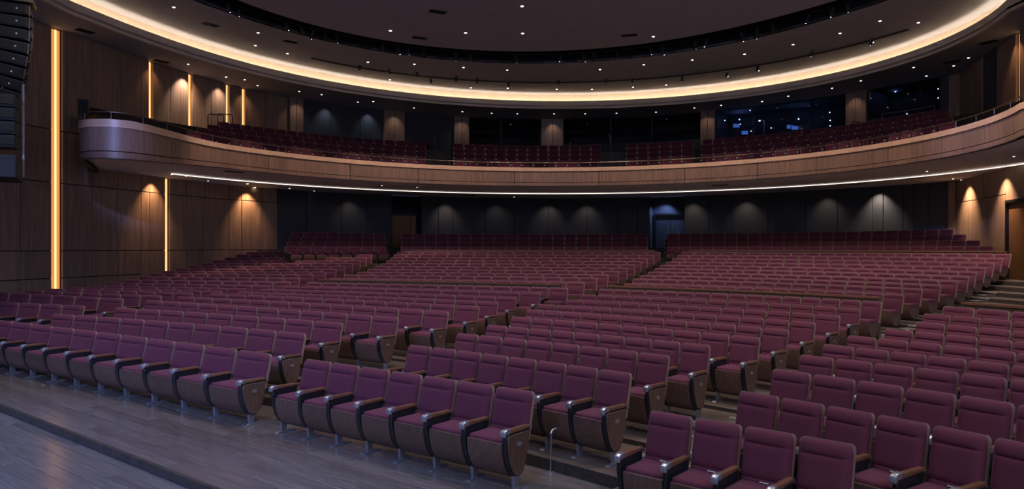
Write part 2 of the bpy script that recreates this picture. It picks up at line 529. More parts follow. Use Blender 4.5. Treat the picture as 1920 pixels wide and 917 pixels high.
def cols(parent, xs, zs, mat, skip=()):
    for x0, x1 in zip(xs[:-1], xs[1:]):
        if (x0, x1) in skip: continue
        for z0, z1 in zip(zs[:-1], zs[1:]):
            panel(parent, x0, x1, z0, z1, mat)
ZS = [-.1, 1.41, 2.40, 4.85, 6.74, ZC]
cols(wl, [-260, -180, -110, -35, 39, 97], ZS, M['wall_wood'])
cols(wl, [117, 127, 174, 222, 265], ZS, M['wall_wood'])
cols(wl, [265, 281, 310], [-.1, 2.4, 4.85, ZB + .3], M['wall_wood'])
cols(wl, [318, 350, 384, 430, 453, 492, 520], [-.1, 2.4, 4.85, ZB + .3], M['wall_wood'])
cols(wl, [265, 279.5], [ZB + .3, ZC], M['wall_wood'])
cols(wl, [287, 320, 353.5], [ZB + .3, ZC], M['wall_wood'])
cols(wl, [360.5, 396, 424], [ZB + .3, ZC], M['wall_wood'])
cols(wl, [430, 454], [ZB + .3, ZC], M['wall_wood'])
cols(wl, [460, 498, 520, 540], [ZB + .3, ZC], M['wall_wood'])
cols(wb, [520, 575, 640, 690, 735], [-.1, ZB], M['dark_panel'])
cols(wb, [790, 822, 850, 910, 965, 1028, 1100, 1160, 1195, 1218], [-.1, ZB], M['dark_panel'])
cols(wb, [1283, 1330, 1372, 1440, 1510, 1570, 1636, 1656, 1693, 1713, 1740, 1777], [-.1, ZB], M['dark_panel'])
cols(wr, [1777, 1792], [-.1, ZB], M['wall_wood'])
cols(wr, [1792, 1823, 1843, 1886], [-.1, 4.55, ZB + .3], M['wall_wood'])
cols(wr, [1886, 1935, 1990], [4.25, ZB + .3], M['wall_wood'])
cols(wr, [1935, 1990, 2060], [-.1, 4.25], M['wall_wood'])
cols(wr, [1777, 1800, 1825, 1841], [ZB + .3, ZC], M['wall_wood'])
cols(wr, [1845, 1869], [ZB + .3, ZC], M['dark_panel'])
cols(wr, [1869, 1883], [ZB + 2.35, ZC], M['wall_wood'])
cols(wr, [1883, 1904.5], [ZB + .3, ZC], M['wall_wood'])
cols(wr, [1911, 1960, 2030], [ZB + .3, ZC], M['wall_wood'])
# upper back wall: oak piers between charcoal bays, booths and windows
cols(wbu, [566, 620, 675, 718], [ZB + .3, ZC], M['dark_panel'])
def seg_wall(name, x0, x1, z0, z1, mat, label, thick=.2):
    mb = MB()
    xs = list(np.linspace(x0, x1, max(2, int((x1 - x0) / 40) + 2)))
    mb.ribbon([ray_hit(x) for x in xs], [ray_hit(x, thick) for x in xs], z0, z1)
    return structure(name, mb.mesh(name, mat), label)
for i, (x0, x1) in enumerate(((541, 566), (718, 757), (850, 878), (1015, 1056), (1315, 1342), (1588, 1627))):
    a, b_ = ray_hit(x0, -.18), ray_hit(x1, -.18); c, d = ray_hit(x1, .3), ray_hit(x0, .3)
    mb = MB(); mid = (a + b_) / 2; mid2 = (c + d) / 2
    mb.slab([a, mid - (b_ - a).normalized() * .012, mid2, d], ZB + .2, ZC); mb.slab([mid + (b_ - a).normalized() * .012, b_, c, mid2], ZB + .2, ZC)
    structure('pier_%d' % (i + 1), mb.mesh('pier', M['wall_wood'], None, .008, 1), 'oak clad pier between the dark bays at the back of the balcony')

def booth(n, x0, x1, y_sill, mullions, label, depth=2.6, door=None):
    """a recessed dark room behind the back wall with a glazed front"""
    xs = list(np.linspace(x0, x1, max(3, int((x1 - x0) / 45) + 2)))
    A = [ray_hit(x) for x in xs]; B = [ray_hit(x, depth) for x in xs]
    zs = ZB + .4; zt = ZC
    sill = EYE + (HOR - y_sill) / F * A[len(A) // 2][1]
    mb = MB()
    mb.strip(z3(B, zs), z3(B, zt)); mb.strip(z3(A, zs), z3(B, zs))
    n0 = len(mb.v)
    for p, q_ in ((A[0], B[0]), (A[-1], B[-1])):
        mb.strip([(p[0], p[1], zs), (q_[0], q_[1], zs)], [(p[0], p[1], zt), (q_[0], q_[1], zt)])
    mb.strip(z3(A, zt), z3(B, zt))
    o = structure('window_%d' % n, mb.mesh('booth_shell', M['dark_wall']), label)
    mb = MB(); mb.ribbon(A, [ray_hit(x, .12) for x in xs], ZB + .2, sill)
    structure('sill_wall', mb.mesh('sill_wall', M['dark_panel']), None, o)
    bounds = [x0] + mullions + [x1]
    for a, b_ in zip(bounds[:-1], bounds[1:]):
        pa, pb = ray_hit(a, .05), ray_hit(b_, .05)
        d = (pb - pa).normalized() * .03
        mb = MB(); nn = Vector((-d[1], d[0])).normalized() * .012
        mb.slab([pa + d, pb - d, pb - d + nn, pa + d + nn], sill, zt - .02)
        structure('pane', mb.mesh('pane', M['glass']), None, o)
    for a in bounds:
        p = ray_hit(a, .05); mb = MB(); mb.box((p[0], p[1], (sill + zt) / 2), (.06, .10, zt - sill))
        structure('mullion', mb.mesh('mullion', M['black']), None, o)
    return o, sill
booth(1, 878, 1015, 272, [940], 'dark glazed bay behind the middle balcony seats')
booth(2, 1056, 1315, 268, [1145, 1222], 'long dark glazed bay beside the control booth')
cb, cb_sill = booth(3, 1342, 1588, 250, [1413, 1521], 'wide control booth window with blue equipment glow')
wb4, s4 = booth(4, 1627, 1763, 215, [1722], 'upper booth window near the oak side wall')
seg_wall('wall_back_bay', 757, 850, ZB + .2, ZC, M['dark_panel'], 'charcoal bay with the balcony door', .2)
seg_wall('wall_back_end', 1763, 1779, ZB + .2, ZC, M['dark_panel'], 'charcoal end bay beside the oak side wall', .2)

# doors
def door(n, x0, x1, z0, z1, mat, label, leaves=1, inset=.02, bar=None, handle_mat=None):
    a, b_ = ray_hit(x0, inset), ray_hit(x1, inset)
    d = (b_ - a); L = d.length; d.normalize(); nn = Vector((-d[1], d[0]))
    mb = MB(); t = .10
    for p, wdt in ((a, .08), (b_ - d * .08, .08)):
        mb.slab([p - nn * t, p + d * wdt - nn * t, p + d * wdt + nn * .1, p + nn * .1], z0, z1 + .08)
    mb.slab([a - nn * t, b_ - nn * t, b_ + nn * .1, a + nn * .1], z1, z1 + .10)
    o = structure('door_%d' % n, mb.mesh('door_frame', M['black']), label)
    for i in range(leaves):
        p = a + d * (.09 + (L - .18) * i / leaves); q_ = a + d * (.09 + (L - .18) * (i + 1) / leaves - .015)
        mb = MB(); mb.slab([p, q_, q_ + nn * .05, p + nn * .05], z0 + .01, z1)
        lf = structure('door_leaf', mb.mesh('door_leaf', mat, None, .006, 1), None, o)
        hx = q_ - d * .16 if i == 0 else p + d * .16
        if leaves == 1: hx = q_ - d * .2
        mb = MB(); hp = hx - nn * .05
        mb.tube([(hp[0], hp[1], z0 + .85), (hp[0], hp[1], z0 + 1.45)], .018, 8)
        for zz in (.9, 1.4):
            mb.tube([(hp[0], hp[1], z0 + zz), (hx[0], hx[1], z0 + zz)], .012, 6)
        structure('handle', mb.mesh('handle', handle_mat or M['metal'], 40), None, lf)
    return o
ZR = ZF[24]
def niche(name, x0, x1, label, mat, depth=.9):
    A = [ray_hit(x0), ray_hit(x1)]; B = [ray_hit(x0, depth), ray_hit(x1, depth)]
    mb = MB()
    mb.strip(z3(B, 0), z3(B, ZB)); mb.strip(z3(A, ZR), z3(B, ZR)); mb.strip(z3(A, ZB - .01), z3(B, ZB - .01))
    for i in (0, 1):
        mb.strip([(A[i][0], A[i][1], 0), (B[i][0], B[i][1], 0)], [(A[i][0], A[i][1], ZB), (B[i][0], B[i][1], ZB)])
    return structure(name, mb.mesh(name, mat), label)
niche('wall_niche_1', 735, 790, 'dark recess around the wooden door in the back wall', M['dark_wall'], .6)
niche('wall_niche_2', 1218, 1283, 'recess with bluish light around the dark double door', M['dark_panel'])
door(1, 737, 789, ZR, ZR + 1.95, M['door_wood'], 'plain wooden door at the back of the stalls', 1, .45)
door(2, 1222, 1281, ZR, ZR + 2.0, M['dark_panel'], 'dark double door with tall pull handles at the back of the stalls', 2, .8)
door(3, 1888, 1934, ZF[18], 4.2, M['door_wood'], 'tall oak side door with pull handle beside the upper steps', 1, .03)
door(4, 760, 803, ZB + 1.1, ZB + 3.0, M['door_wood'], 'wooden door at the back of the balcony', 1, -.06)
door(5, 1870, 1882, ZB + .35, ZB + 2.3, M['door_wood'], 'narrow door in the oak side wall above the balcony', 1, .04)

# ---- ceiling: outer soffit, lit cove with its lip, upper ceiling, dark slot, middle disc
NW = len(LIP)
def radial(p, c=(1.5, 14.0)):
    """the room outline seen from c through p (plan)"""
    W = [(-20.4, -20)] + WALL + [(14.3, -20)]
    dx, dy = p[0] - c[0], p[1] - c[1]; best = None
    for (x0, y0), (x1, y1) in zip(W[:-1], W[1:]):
        ex, ey = x1 - x0, y1 - y0; den = dx * ey - dy * ex
        if abs(den) < 1e-9: continue
        t = ((x0 - c[0]) * ey - (y0 - c[1]) * ex) / den
        u = ((x0 - c[0]) * dy - (y0 - c[1]) * dx) / den
        if t > 0 and -1e-6 <= u <= 1 + 1e-6 and (best is None or t < best): best = t
    return Vector((c[0] + dx * best, c[1] + dy * best)) if best else Vector(p)
OUT = [radial(p) for p in LIP]
OUT2 = [p + (p - Vector((1.5, 14))).normalized() * .35 for p in OUT]
mb = MB(); mb.ribbon(LIP, OUT2, ZC, ZC + .08)
structure('ceiling', mb.mesh('ceiling_soffit', M['ceiling']), 'outer ceiling soffit between the cove and the walls')
LIPI = offset(LIP, .12); LEDG = offset(LIP, .56)
mb = MB(); mb.ribbon(LIP, LIPI, ZC - .10, ZL)
structure('ceiling_cove', mb.mesh('cove_lip', M['lip'], 40), 'upstand lip of the long curved light cove')
mb = MB(); mb.ribbon(offset(LIP, .54), offset(LIP, .65), ZC + .05, ZU + .1)
structure('ceiling_cove_wall', mb.mesh('cove_wall', M['lip'], 40), 'back wall of the light cove')
mb = MB(); mb.ribbon(offset(LIP, .15), offset(LIP, .25), ZC + .085, ZC + .14)
tag(link('cove_light', mb.mesh('cove_light', M['cove_led'])), 'long warm LED strip hidden in the curved ceiling cove', 'light strip')
mb = MB(); mb.ribbon(RINGO, LEDG, ZU, ZU + .08)
structure('ceiling_upper', mb.mesh('ceiling_upper', M['ceiling']), 'upper ceiling ring between the cove and the dark lighting slot')
mb = MB()
mb.ribbon(offset(RINGO, .0), offset(RINGO, .1), ZU, ZU + 1.6, 0); mb.ribbon(RINGI, offset(RINGO, .1), ZU + 1.6, ZU + 1.7, 0)
mb.ribbon(offset(RINGI, -.1), RINGI, ZU + .02, ZU + 1.6, 0)
structure('ceiling_slot', mb.mesh('ceiling_slot', M['slot']), 'black curved lighting slot in the ceiling')
mid = [( .5, p[1]) for p in RINGI]
mb = MB(); mb.ribbon(mid, RINGI, ZU + .0, ZU + .1)
structure('ceiling_disc', mb.mesh('ceiling_disc', M['ceiling']), 'flat middle ceiling inside the dark lighting slot')
tr = u_curve([plan(x, y, ZU) for x, y in TRACK_PX], deg=4)[6:-6]
mb = MB(); mb.ribbon(tr, offset(tr, .16), ZU - .03, ZU - .001)
tag(link('lighting_track', mb.mesh('lighting_track', M['slot'])), 'thin dark curved lighting track on the upper ceiling', 'lighting track')

# ---- balcony: parapet boards, pale cap, underside, tiers
ARC = BAL[6:-6]
ENDP = [(-16.2, 27.9), (-15.3, 26.0), (-14.6, 24.3), (-14.15, 23.55), (-13.6, 23.2), (-13.0, 23.2), (-12.5, 23.55), (-12.22, 24.2)]
keep = [p for p in ARC if p[1] > 24.6 or p[0] > 0]
PAR = ENDP + keep + BAL[-6:]
PARZ = []
for i, p in enumerate(PAR):
    x = 960 + F * p[0] / p[1] if p[1] > 1 else 3000
    f_ = min(1, max(0, (430 - x) / 190)) if p[0] < 0 else 0
    f_ = f_ * f_ * (3 - 2 * f_)
    PARZ.append((ZB - .16 * f_, ZT + .20 * f_))
def pcol(p):
    return 960 + F * p[0] / p[1] if p[1] > 4 else 9999
bal = tag(link('balcony', None), 'curved balcony front of oak boards with a pale cap', None, None, 'structure')
SEAM = [-99, 312, 480, 640, 783, 945, 1101, 1272, 1395, 1515, 1640, 1760, 1850, 1925, 99999]
def par_band(lo, hi, d0, d1, mat, name, seams=True):
    """a band of the parapet between two fractions of its height, split at the seams"""
    A = offset(PAR, d0); B = offset(PAR, d1)
    groups = [[0]]; g = 0
    for i in range(1, len(PAR)):
        x = pcol(PAR[i]) if i > 7 else -50
        ng = sum(1 for s_ in SEAM[1:] if x > s_) if seams else 0
        if ng != g:
            groups[-1].append(i); groups.append([i]); g = ng
        else:
            groups[-1].append(i)
    for gr in groups:
        if len(gr) < 2: continue
        mb = MB()
        def P_(i, c, fr, e=0):
            z0, z1 = PARZ[i]
            q0 = Vector(c[i])
            return (q0[0], q0[1], z0 + (z1 - z0) * fr)
        a0 = [P_(i, A, lo) for i in gr]; a1 = [P_(i, A, hi) for i in gr]
        b0 = [P_(i, B, lo) for i in gr]; b1 = [P_(i, B, hi) for i in gr]
        if seams:
            for arr in (a0, a1, b0, b1):
                e = (Vector(arr[-2]) - Vector(arr[-1])); e.normalize()
                arr[-1] = tuple(Vector(arr[-1]) + e * .03)
        mb.strip(a0, a1); mb.strip(a1, b1); mb.strip(b1, b0); mb.strip(b0, a0)
        n = len(mb.v); mb.v += [a0[0], a1[0], b1[0], b0[0], a0[-1], a1[-1], b1[-1], b0[-1]]
        mb.face((n, n+3, n+2, n+1)); mb.face((n+4, n+5, n+6, n+7))
        link(name, mb.mesh(name, mat, 50), bal)
par_band(.02, .92, .045, .16, M['backing'], 'parapet_core', False)
par_band(.20, .80, .0, .06, M['fascia'], 'fascia_board')
par_band(.02, .175, .0, .06, M['fascia'], 'fascia_skirting')
par_band(.0, .02, .0, .16, M['riser'], 'fascia_edge', False)
par_band(.80, 1.0, -.03, .18, M['cap'], 'parapet_cap', False)
SOF = [radial(p) for p in PAR]
for i in range(8):
    yy_ = 27.98 + .05 * i; SOF[i] = Vector((float(np.interp(yy_, [25.2, 28.7], [-16.6, -15.7])), yy_))
mb = MB(); mb.ribbon(offset(PAR, .10), [p + (p - Vector((1.5, 14))).normalized() * .06 for p in SOF], ZB, ZB + .10)
structure('ceiling_balcony', mb.mesh('balcony_soffit', M['soffit']), 'grey underside of the balcony')
ln = [p for p in LINE[6:-6]]
mb = MB(); mb.tube([(p[0], p[1], ZB - .045) for p in ln], .017, 6)
tag(link('soffit_light_line', mb.mesh('soffit_light_line', M['line_led'])), 'thin white light line curving along the balcony underside', 'light strip')
CB = Vector((1.5, 14.0))
def bal_pt(p, d):
    p = Vector(p); r_ = (p - CB).normalized(); lim = (radial(p) - p).length - .12
    return p + r_ * min(d, max(lim, .2))
BARC = [(-12.3, 24.2)] + keep + [BAL[-6], BAL[-5]]
ZBF = [EYE + 3.62 + .43 * j for j in range(5)]
for j in range(5):
    d0, d1 = .17 + (0 if j == 0 else .85 + 1.22 * (j - 1) + .25), (.85 + 1.22 * j + .25 if j < 4 else 14)
    mb = MB(); mb.ribbon([bal_pt(p, d0) for p in BARC], [bal_pt(p, d1) for p in BARC], ZB + .11, ZBF[j])
    structure('floor_balcony_tier', mb.mesh('floor_balcony_tier', M['riser']), '%s dark tier of the balcony floor' % ordinal(j + 1))

# balcony hand rail: one rail with its posts
rail = tag(link('balcony_rail', None), 'slim bronze hand rail running along the balcony cap', 'rail')
RP = offset(PAR, .06)
rz = [z1 + .24 for z0, z1 in PARZ]
i1 = len(PAR) - 4
mb = MB(); mb.tube([(p[0], p[1], z) for p, z in zip(RP[2:i1], rz[2:i1])], .018, 6)
link('hand_rail', mb.mesh('hand_rail', M['bronze'], 60), rail)
acc = 0; post = MB(); post.tube([(0, 0, 0), (0, 0, .24)], .011, 6)
post_me = post.mesh('post', M['bronze'], 60)
for i in range(2, i1):
    a, b_ = Vector(RP[i]), Vector(RP[i + 1]); L = (b_ - a).length
    while acc < L:
        p = a + (b_ - a) * (acc / L); z = rz[i] + (rz[i + 1] - rz[i]) * (acc / L)
        link('post', post_me, rail, (p[0], p[1], z - .24)); acc += 1.05
    acc -= L

# ================================================================== THEATRE SEATS
W0 = .56                                              # seat pitch of the seat as modelled
def rounded_back(w, h, t, nx=10, nz=12, groove=True, vs=None):
    """upholstered pad: front at -y, bulging, corners rounded, two stitched grooves"""
    mb = MB(); g = []
    vs = vs or [0, .03, .08, .135, .16, .185, .25, .36, .48, .6, .68, .722, .745, .768, .81, .87, .93, .97, 1.0]; nz = len(vs) - 1
    for j in range(nz + 1):
        v = vs[j]; row = []
        for i in range(nx + 1):
            u = 2 * i / nx - 1
            # concentrate samples towards the rim
            uu = math.copysign(abs(u) ** .8, u)
            rc = 1.0
            top = max(0, (v - .84) / .16); bot = max(0, (.10 - v) / .10)
            rc -= .13 * top ** 2.2 + .05 * bot ** 2
            zz = v - .012 * (abs(uu) ** 4) * top
            b_ = (1 - abs(uu) ** 5) ** .5 * (1 - abs(2 * v - 1) ** 7) ** .5
            y = -t * (.25 + .75 * b_)
            if groove:
                for gv, ga in ((.745, .019), (.16, .015)):
                    y += ga * math.exp(-((v - gv) / .019) ** 2) * (1 - abs(uu) ** 6)
            row.append(len(mb.v)); mb.v.append((w / 2 * uu * rc, y, h * zz))
        g.append(row)
    for j in range(nz):
        for i in range(nx):
            mb.face((g[j][i], g[j][i+1], g[j+1][i+1], g[j+1][i]))
    rim = g[0] + [g[j][nx] for j in range(1, nz + 1)] + g[nz][::-1][1:] + [g[j][0] for j in range(nz - 1, 0, -1)]
    n = len(mb.v)
    for k_ in rim:
        x, y, z = mb.v[k_]; mb.v.append((x * .985, 0, z))
    for k_ in range(len(rim)):
        q_ = (k_ + 1) % len(rim)
        mb.face((rim[q_], rim[k_], n + k_, n + q_))
    mb.face([n + k_ for k_ in range(len(rim))])
    return mb
def tilt(mb, a, loc):
    rot = Matrix.Rotation(-a, 3, 'X')
    mb.v = [tuple(rot @ Vector(v) + Vector(loc)) for v in mb.v]
    return mb
LEAN = R(13)
SEATM = {}
SEATM['back_cushion'] = tilt(rounded_back(.505, .485, .085), LEAN, (0, .165, .475)).mesh('back_cushion', M['fabric'], 60)
def outline(w, h, r, z0=0, k=4):
    pts = [(-w/2, z0), (w/2, z0)]
    for a in range(k + 1):
        t = math.pi / 2 * a / k; pts.append((w/2 - r + r * math.cos(t), z0 + h - r + r * math.sin(t)))
    for a in range(k + 1):
        t = math.pi / 2 + math.pi / 2 * a / k; pts.append((-w/2 + r + r * math.cos(t), z0 + h - r + r * math.sin(t)))
    return pts
def board(w, h, r, y0, y1, z0=0):
    mb = MB(); o = outline(w, h, r, z0); k = len(o)
    for y in (y0, y1):
        for x, z in o: mb.v.append((x, y, z))
    mb.face(list(range(k))); mb.face([k + i for i in range(k)][::-1])
    for i in range(k):
        j = (i + 1) % k; mb.face((j, i, k + i, k + j))
    return mb
SEATM['back_shell'] = tilt(board(.518, .508, .05, -.012, .022, -.02), LEAN, (0, .168, .475)).mesh('back_shell', M['shell'], 30)
mb = MB(); mb.box((0, -.03, .492), (.47, .43, .085)); SEATM['seat_cushion'] = mb.mesh('seat_cushion', M['fabric'], 40, .03, 3)
mb = MB(); mb.prism_x([(-.262, .492), (-.245, .497), (-.235, .46), (.19, .46), (.19, .34), (.13, .20), (.05, .13), (-.04, .11), (-.115, .128), (-.175, .175), (-.222, .25), (-.25, .34), (-.262, .42)], -.232, .232)
SEATM['seat_pan'] = mb.mesh('seat_pan', M['walnut'], 35)
SHIELD = [(-.275, .60), (-.278, .50), (-.262, .40), (-.232, .29), (-.182, .19), (-.138, .145), (-.03, .14), (.0, .165), (.055, .30), (.10, .45), (.12, .60)][::-1]
mb = MB(); mb.prism_x(SHIELD, -.024, .024); SEATM['side_standard'] = mb.mesh('side_standard', M['black'], 35, .004, 1)
mb = MB(); mb.prism_x([(p[0] * .93 - .004, .585 - (.60 - p[1]) * .94) for p in SHIELD], .0, .016); SEATM['end_panel'] = mb.mesh('end_panel', M['walnut'], 35, .004, 1)
mb = MB(); mb.prism_x([(-.135, .015), (-.06, .015), (-.045, .10), (-.015, .24), (-.15, .24), (-.14, .10)], -.017, .017)
SEATM['leg'] = mb.mesh('leg', M['steel'], 35, .004, 1)
mb = MB(); mb.prism_x([(-.215, .0), (.10, .0), (.10, .012), (-.02, .022), (-.16, .022), (-.205, .012)], -.032, .032); SEATM['foot'] = mb.mesh('foot', M['steel'], 35, .002, 1)
mb = MB(); mb.prism_x([(-.25, .602), (.13, .602), (.14, .625), (.12, .637), (-.25, .645)], -.031, .031); SEATM['armrest'] = mb.mesh('armrest', M['arm_wood'], 40, .007, 2)
mb = MB(); mb.prism_x([(-.31, .585), (-.30, .572), (-.272, .60), (-.205, .602), (-.205, .650), (-.27, .650), (-.305, .632)], -.034, .034); SEATM['arm_cap'] = mb.mesh('arm_cap', M['metal'], 40, .005, 2)
mb = MB(); mb.tube([(-.022, .155, .595), (.022, .155, .595)], .020, 8); SEATM['hinge_bolt'] = mb.mesh('hinge_bolt', M['metal'], 40)
mb = MB()
k0 = 14
for x in (.0, .006):
    for i in range(k0):
        a = 2 * math.pi * i / k0; mb.v.append((x, -.075 + .036 * math.cos(a), .475 + .024 * math.sin(a)))
mb.face(list(range(k0))[::-1]); mb.face([k0 + i for i in range(k0)])
for i in range(k0): mb.face((i, (i+1) % k0, k0 + (i+1) % k0, k0 + i))
SEATM['number_plate'] = mb.mesh('number_plate', M['metal'], 30)
mb = MB(); mb.box((.02, .10, .545), (.09, .018, .006)); SEATM['seat_tag'] = mb.mesh('seat_tag', M['white'])

def make_seat(p, z, rotz, sx, s, label, group, end, tagged):
    o = bpy.data.objects.new('theatre_seat', None); COL.objects.link(o)
    o.empty_display_size = .1
    o.location = (p[0], p[1], z); o.rotation_euler = (0, 0, rotz); o.scale = (sx * s, s, s)
    tag(o, label, 'seat', group)
    for nm in ('back_shell', 'back_cushion', 'seat_cushion', 'seat_pan'):
        link(nm, SEATM[nm], o)
    for side in ((-1, 1) if end else (-1,)):
        x = side * W0 / 2
        link('side_standard', SEATM['side_standard'], o, (x, 0, 0))
        lg = link('leg', SEATM['leg'], o, (x, 0, 0)); link('foot', SEATM['foot'], lg)
        ar = link('armrest', SEATM['armrest'], o, (x, 0, 0)); link('arm_cap', SEATM['arm_cap'], ar)
        link('hinge_bolt', SEATM['hinge_bolt'], o, (x, 0, 0))
        if side == 1:
            ep = link('end_panel', SEATM['end_panel'], o, (x + .025, 0, 0)); link('number_plate', SEATM['number_plate'], ep, (.016, 0, 0))
    if tagged:
        link('seat_tag', SEATM['seat_tag'], o)
    return o
# the same seat with fewer faces, for the far rows
def far_seat():
    mb = MB()
    b_ = tilt(rounded_back(.50, .475, .09, 6, 0, True, [0, .16, .45, .70, .745, .79, .90, .965, 1.0]), LEAN, (0, .165, .475)); n = len(mb.v)
    mb.v += b_.v; mb.f += [tuple(n + i for i in f) for f in b_.f]; mb.mi += [0] * len(b_.f)
    b_ = tilt(board(.53, .505, .06, -.01, .03, -.02), LEAN, (0, .165, .475)); n = len(mb.v)
    mb.v += b_.v; mb.f += [tuple(n + i for i in f) for f in b_.f]; mb.mi += [5] * len(b_.f)
    mb.prism_x([(-.255, .50), (-.235, .535), (.17, .535), (.17, .455), (-.245, .455)], -.237, .237, 0)
    mb.prism_x([(-.26, .48), (.19, .46), (.13, .20), (-.04, .11), (-.19, .20), (-.255, .34)], -.232, .232, 1)
    mb.prism_x(SHIELD[::2], -W0/2 - .024, -W0/2 + .024, 2)
    mb.box((-W0/2, -.06, .12), (.034, .085, .24), None, 3)
    mb.box((-W0/2, -.06, .622), (.06, .38, .035), None, 4); mb.box((-W0/2, -.26, .615), (.066, .09, .05), None, 3)
    return mb
FS = far_seat(); FSV = np.array(FS.v)
def far_rows(name, places, label):
    V, Fc, Mi = [], [], []; n = 0
    for (px, py, pz, rz_, sx, s) in places:
        c, d = math.cos(rz_), math.sin(rz_)
        v = FSV * (sx * s, s, s)
        V.append(np.c_[v[:, 0] * c - v[:, 1] * d + px, v[:, 0] * d + v[:, 1] * c + py, v[:, 2] + pz])
        Fc += [tuple(n + i for i in f) for f in FS.f]; Mi += FS.mi; n += len(FSV)
    me = bpy.data.meshes.new(name)
    me.from_pydata(np.concatenate(V).tolist(), [], Fc)
    for k_ in ('fabric', 'walnut', 'black', 'steel', 'arm_wood', 'shell'): me.materials.append(M[k_])
    me.polygons.foreach_set('material_index', Mi)
    me.polygons.foreach_set('use_smooth', [True] * len(Fc)); me.set_sharp_from_angle(angle=R(50))
    o = link(name, me); tag(o, label, 'seats', None, 'stuff')
    return o
BL = {'L': 'block along the strip-lit wall', 'A': 'second block from the strip-lit wall', 'B': 'third block from the strip-lit wall', 'C': 'fourth block from the strip-lit wall'}
# (first column, last column, count) of seat-back tops for each row and block
S = {
 1: {'A': (-26, 478, 12), 'B': (597, 966, 7), 'C': (1258, 1551, 4)},
 2: {'A': (120, 547, 10), 'B': (788, 1154, 8), 'C': (1423, 1925, 6)},
 3: {'L': (-22, 139, 5), 'A': (237, 617, 9), 'B': (877, 1227, 8), 'C': (1484, 1965, 6)},
 4: {'L': (0, 210, 6), 'A': (290, 724, 12), 'B': (932, 1305, 9), 'C': (1531, 1940, 6)},
 5: {'L': (65, 285, 7), 'A': (350, 819, 13), 'B': (978, 1398, 10), 'C': (1572, 1938, 6)},
 6: {'L': (105, 345, 8), 'A': (410, 877, 13), 'B': (1003, 1455, 12), 'C': (1616, 1945, 6)},
 7: {'L': (140, 398, 8), 'A': (460, 915, 14), 'B': (1025, 1506, 13), 'C': (1686, 1935, 5)},
 8: {'L': (185, 445, 9), 'A': (505, 950, 14), 'B': (1078, 1553, 13), 'C': (1745, 1930, 4)},
 9: {'L': (215, 490, 10), 'A': (548, 995, 14), 'B': (1103, 1592, 14), 'C': (1757, 1930, 4)},
 10: {'L': (250, 530, 10), 'A': (590, 1048, 15), 'B': (1137, 1635, 16), 'C': (1798, 1930, 3)}}
LR = [548, 575, 598, 618, 635, 650, 663, 675, 686, 696]
AL = [632, 660, 684, 702, 716, 728, 737, 744, 750, 756]
AR = [1080, 1104, 1126, 1146, 1163, 1177, 1190, 1202, 1214, 1226]
BLF = [1185, 1200, 1214, 1228, 1240, 1251, 1262, 1272, 1281, 1290]
BR = [1677, 1712, 1747, 1779, 1800, 1815, 1832, 1849, 1865, 1881]
LL = [275, 295, 318, 342, 366, 390, 412, 434, 455, 474]
for i, k in enumerate(range(11, 21)):
    S[k] = {'L': (LL[i], LR[i], round((LR[i] - LL[i]) / (27 - .45 * i))), 'A': (AL[i], AR[i], round((AR[i] - AL[i]) / (30 - .75 * i))), 'B': (BLF[i], BR[i], round((BR[i] - BLF[i]) / (31 - .5 * i)))}
for i, k in enumerate(range(21, 25)):
    S[k] = {'L': (545 + 4 * i, 712, 8), 'A': (762, 1204, 21), 'B': (1262, 1850 - 25 * i, 26 - i)}
count = 0; far = []
SEATPOS = []
for k in range(1, 25):
    for bl, (x0, x1, n) in S[k].items():
        xs = np.linspace(x0, x1, 40); P_ = [row_pt(k, x) for x in xs]
        d = np.r_[0, np.cumsum([(b_ - a).length for a, b_ in zip(P_[:-1], P_[1:])])]
        pitch = d[-1] / (n - 1)
        s = 1.0 if k < 5 else max(.86, 1.0 - .025 * (k - 4))
        for i in range(n):
            x = float(np.interp(i * pitch, d, xs)); nn = row_normal(k, x)
            p = row_pt(k, x) - nn * (BACKSET * s)
            ztop = EYE - CK[k] - HC * s
            z = ZF[k]
            rz_ = math.atan2(nn[1], nn[0]) - math.pi / 2
            sx = pitch / W0 / s
            if not inside(p + Vector((-.35, 0))) or not inside(p + Vector((.3, .3))): continue
            lift = z if s == 1.0 else z
            if k <= 9:
                lab = 'burgundy seat, %s row, %s, %s from its near-stage left end' % (ordinal(k), BL[bl], ordinal(i + 1))
                lab = 'burgundy seat, %s row, %s, %s from left' % (ordinal(k), BL[bl], ordinal(i + 1))
                make_seat(p, lift, rz_, sx, s, lab, 'burgundy seats in the front rows', i == n - 1, bl == 'C' and k <= 3)
                count += 1
            else:
                far.append((p[0], p[1], lift, rz_, sx, s))
far_rows('seat_rows', far, 'rows of burgundy seats filling the rear stalls')
# balcony seats
bfar = []
for j in range(4):
    dj = .85 + 1.22 * j + .55
    C_ = [bal_pt(p, dj) for p in BARC]; cx_ = [pcol(p) for p in C_]
    o_ = np.argsort(cx_)
    for (x0, x1) in ((356 + 18 * j, 800), (850, 1128), (1174, 1300), (1316, 1784 - 4 * j)):
        xs = np.linspace(x0, x1, 60)
        PX = np.interp(xs, np.array(cx_)[o_], np.array([p[0] for p in C_])[o_]); PY = np.interp(xs, np.array(cx_)[o_], np.array([p[1] for p in C_])[o_])
        d = np.r_[0, np.cumsum(np.hypot(np.diff(PX), np.diff(PY)))]
        n = max(2, int(round(d[-1] / .58)))
        for i in range(n):
            t = (i + .5) * d[-1] / n
            px, py = np.interp(t, d, PX), np.interp(t, d, PY)
            nn = Vector((px, py)) - CB; rz_ = math.atan2(nn[1], nn[0]) - math.pi / 2
            bfar.append((px, py, ZBF[j], rz_, d[-1] / n / W0, .95))
far_rows('balcony_seat_rows', bfar, 'rows of burgundy seats on the balcony')
print('SEATS', count, len(far), len(bfar))

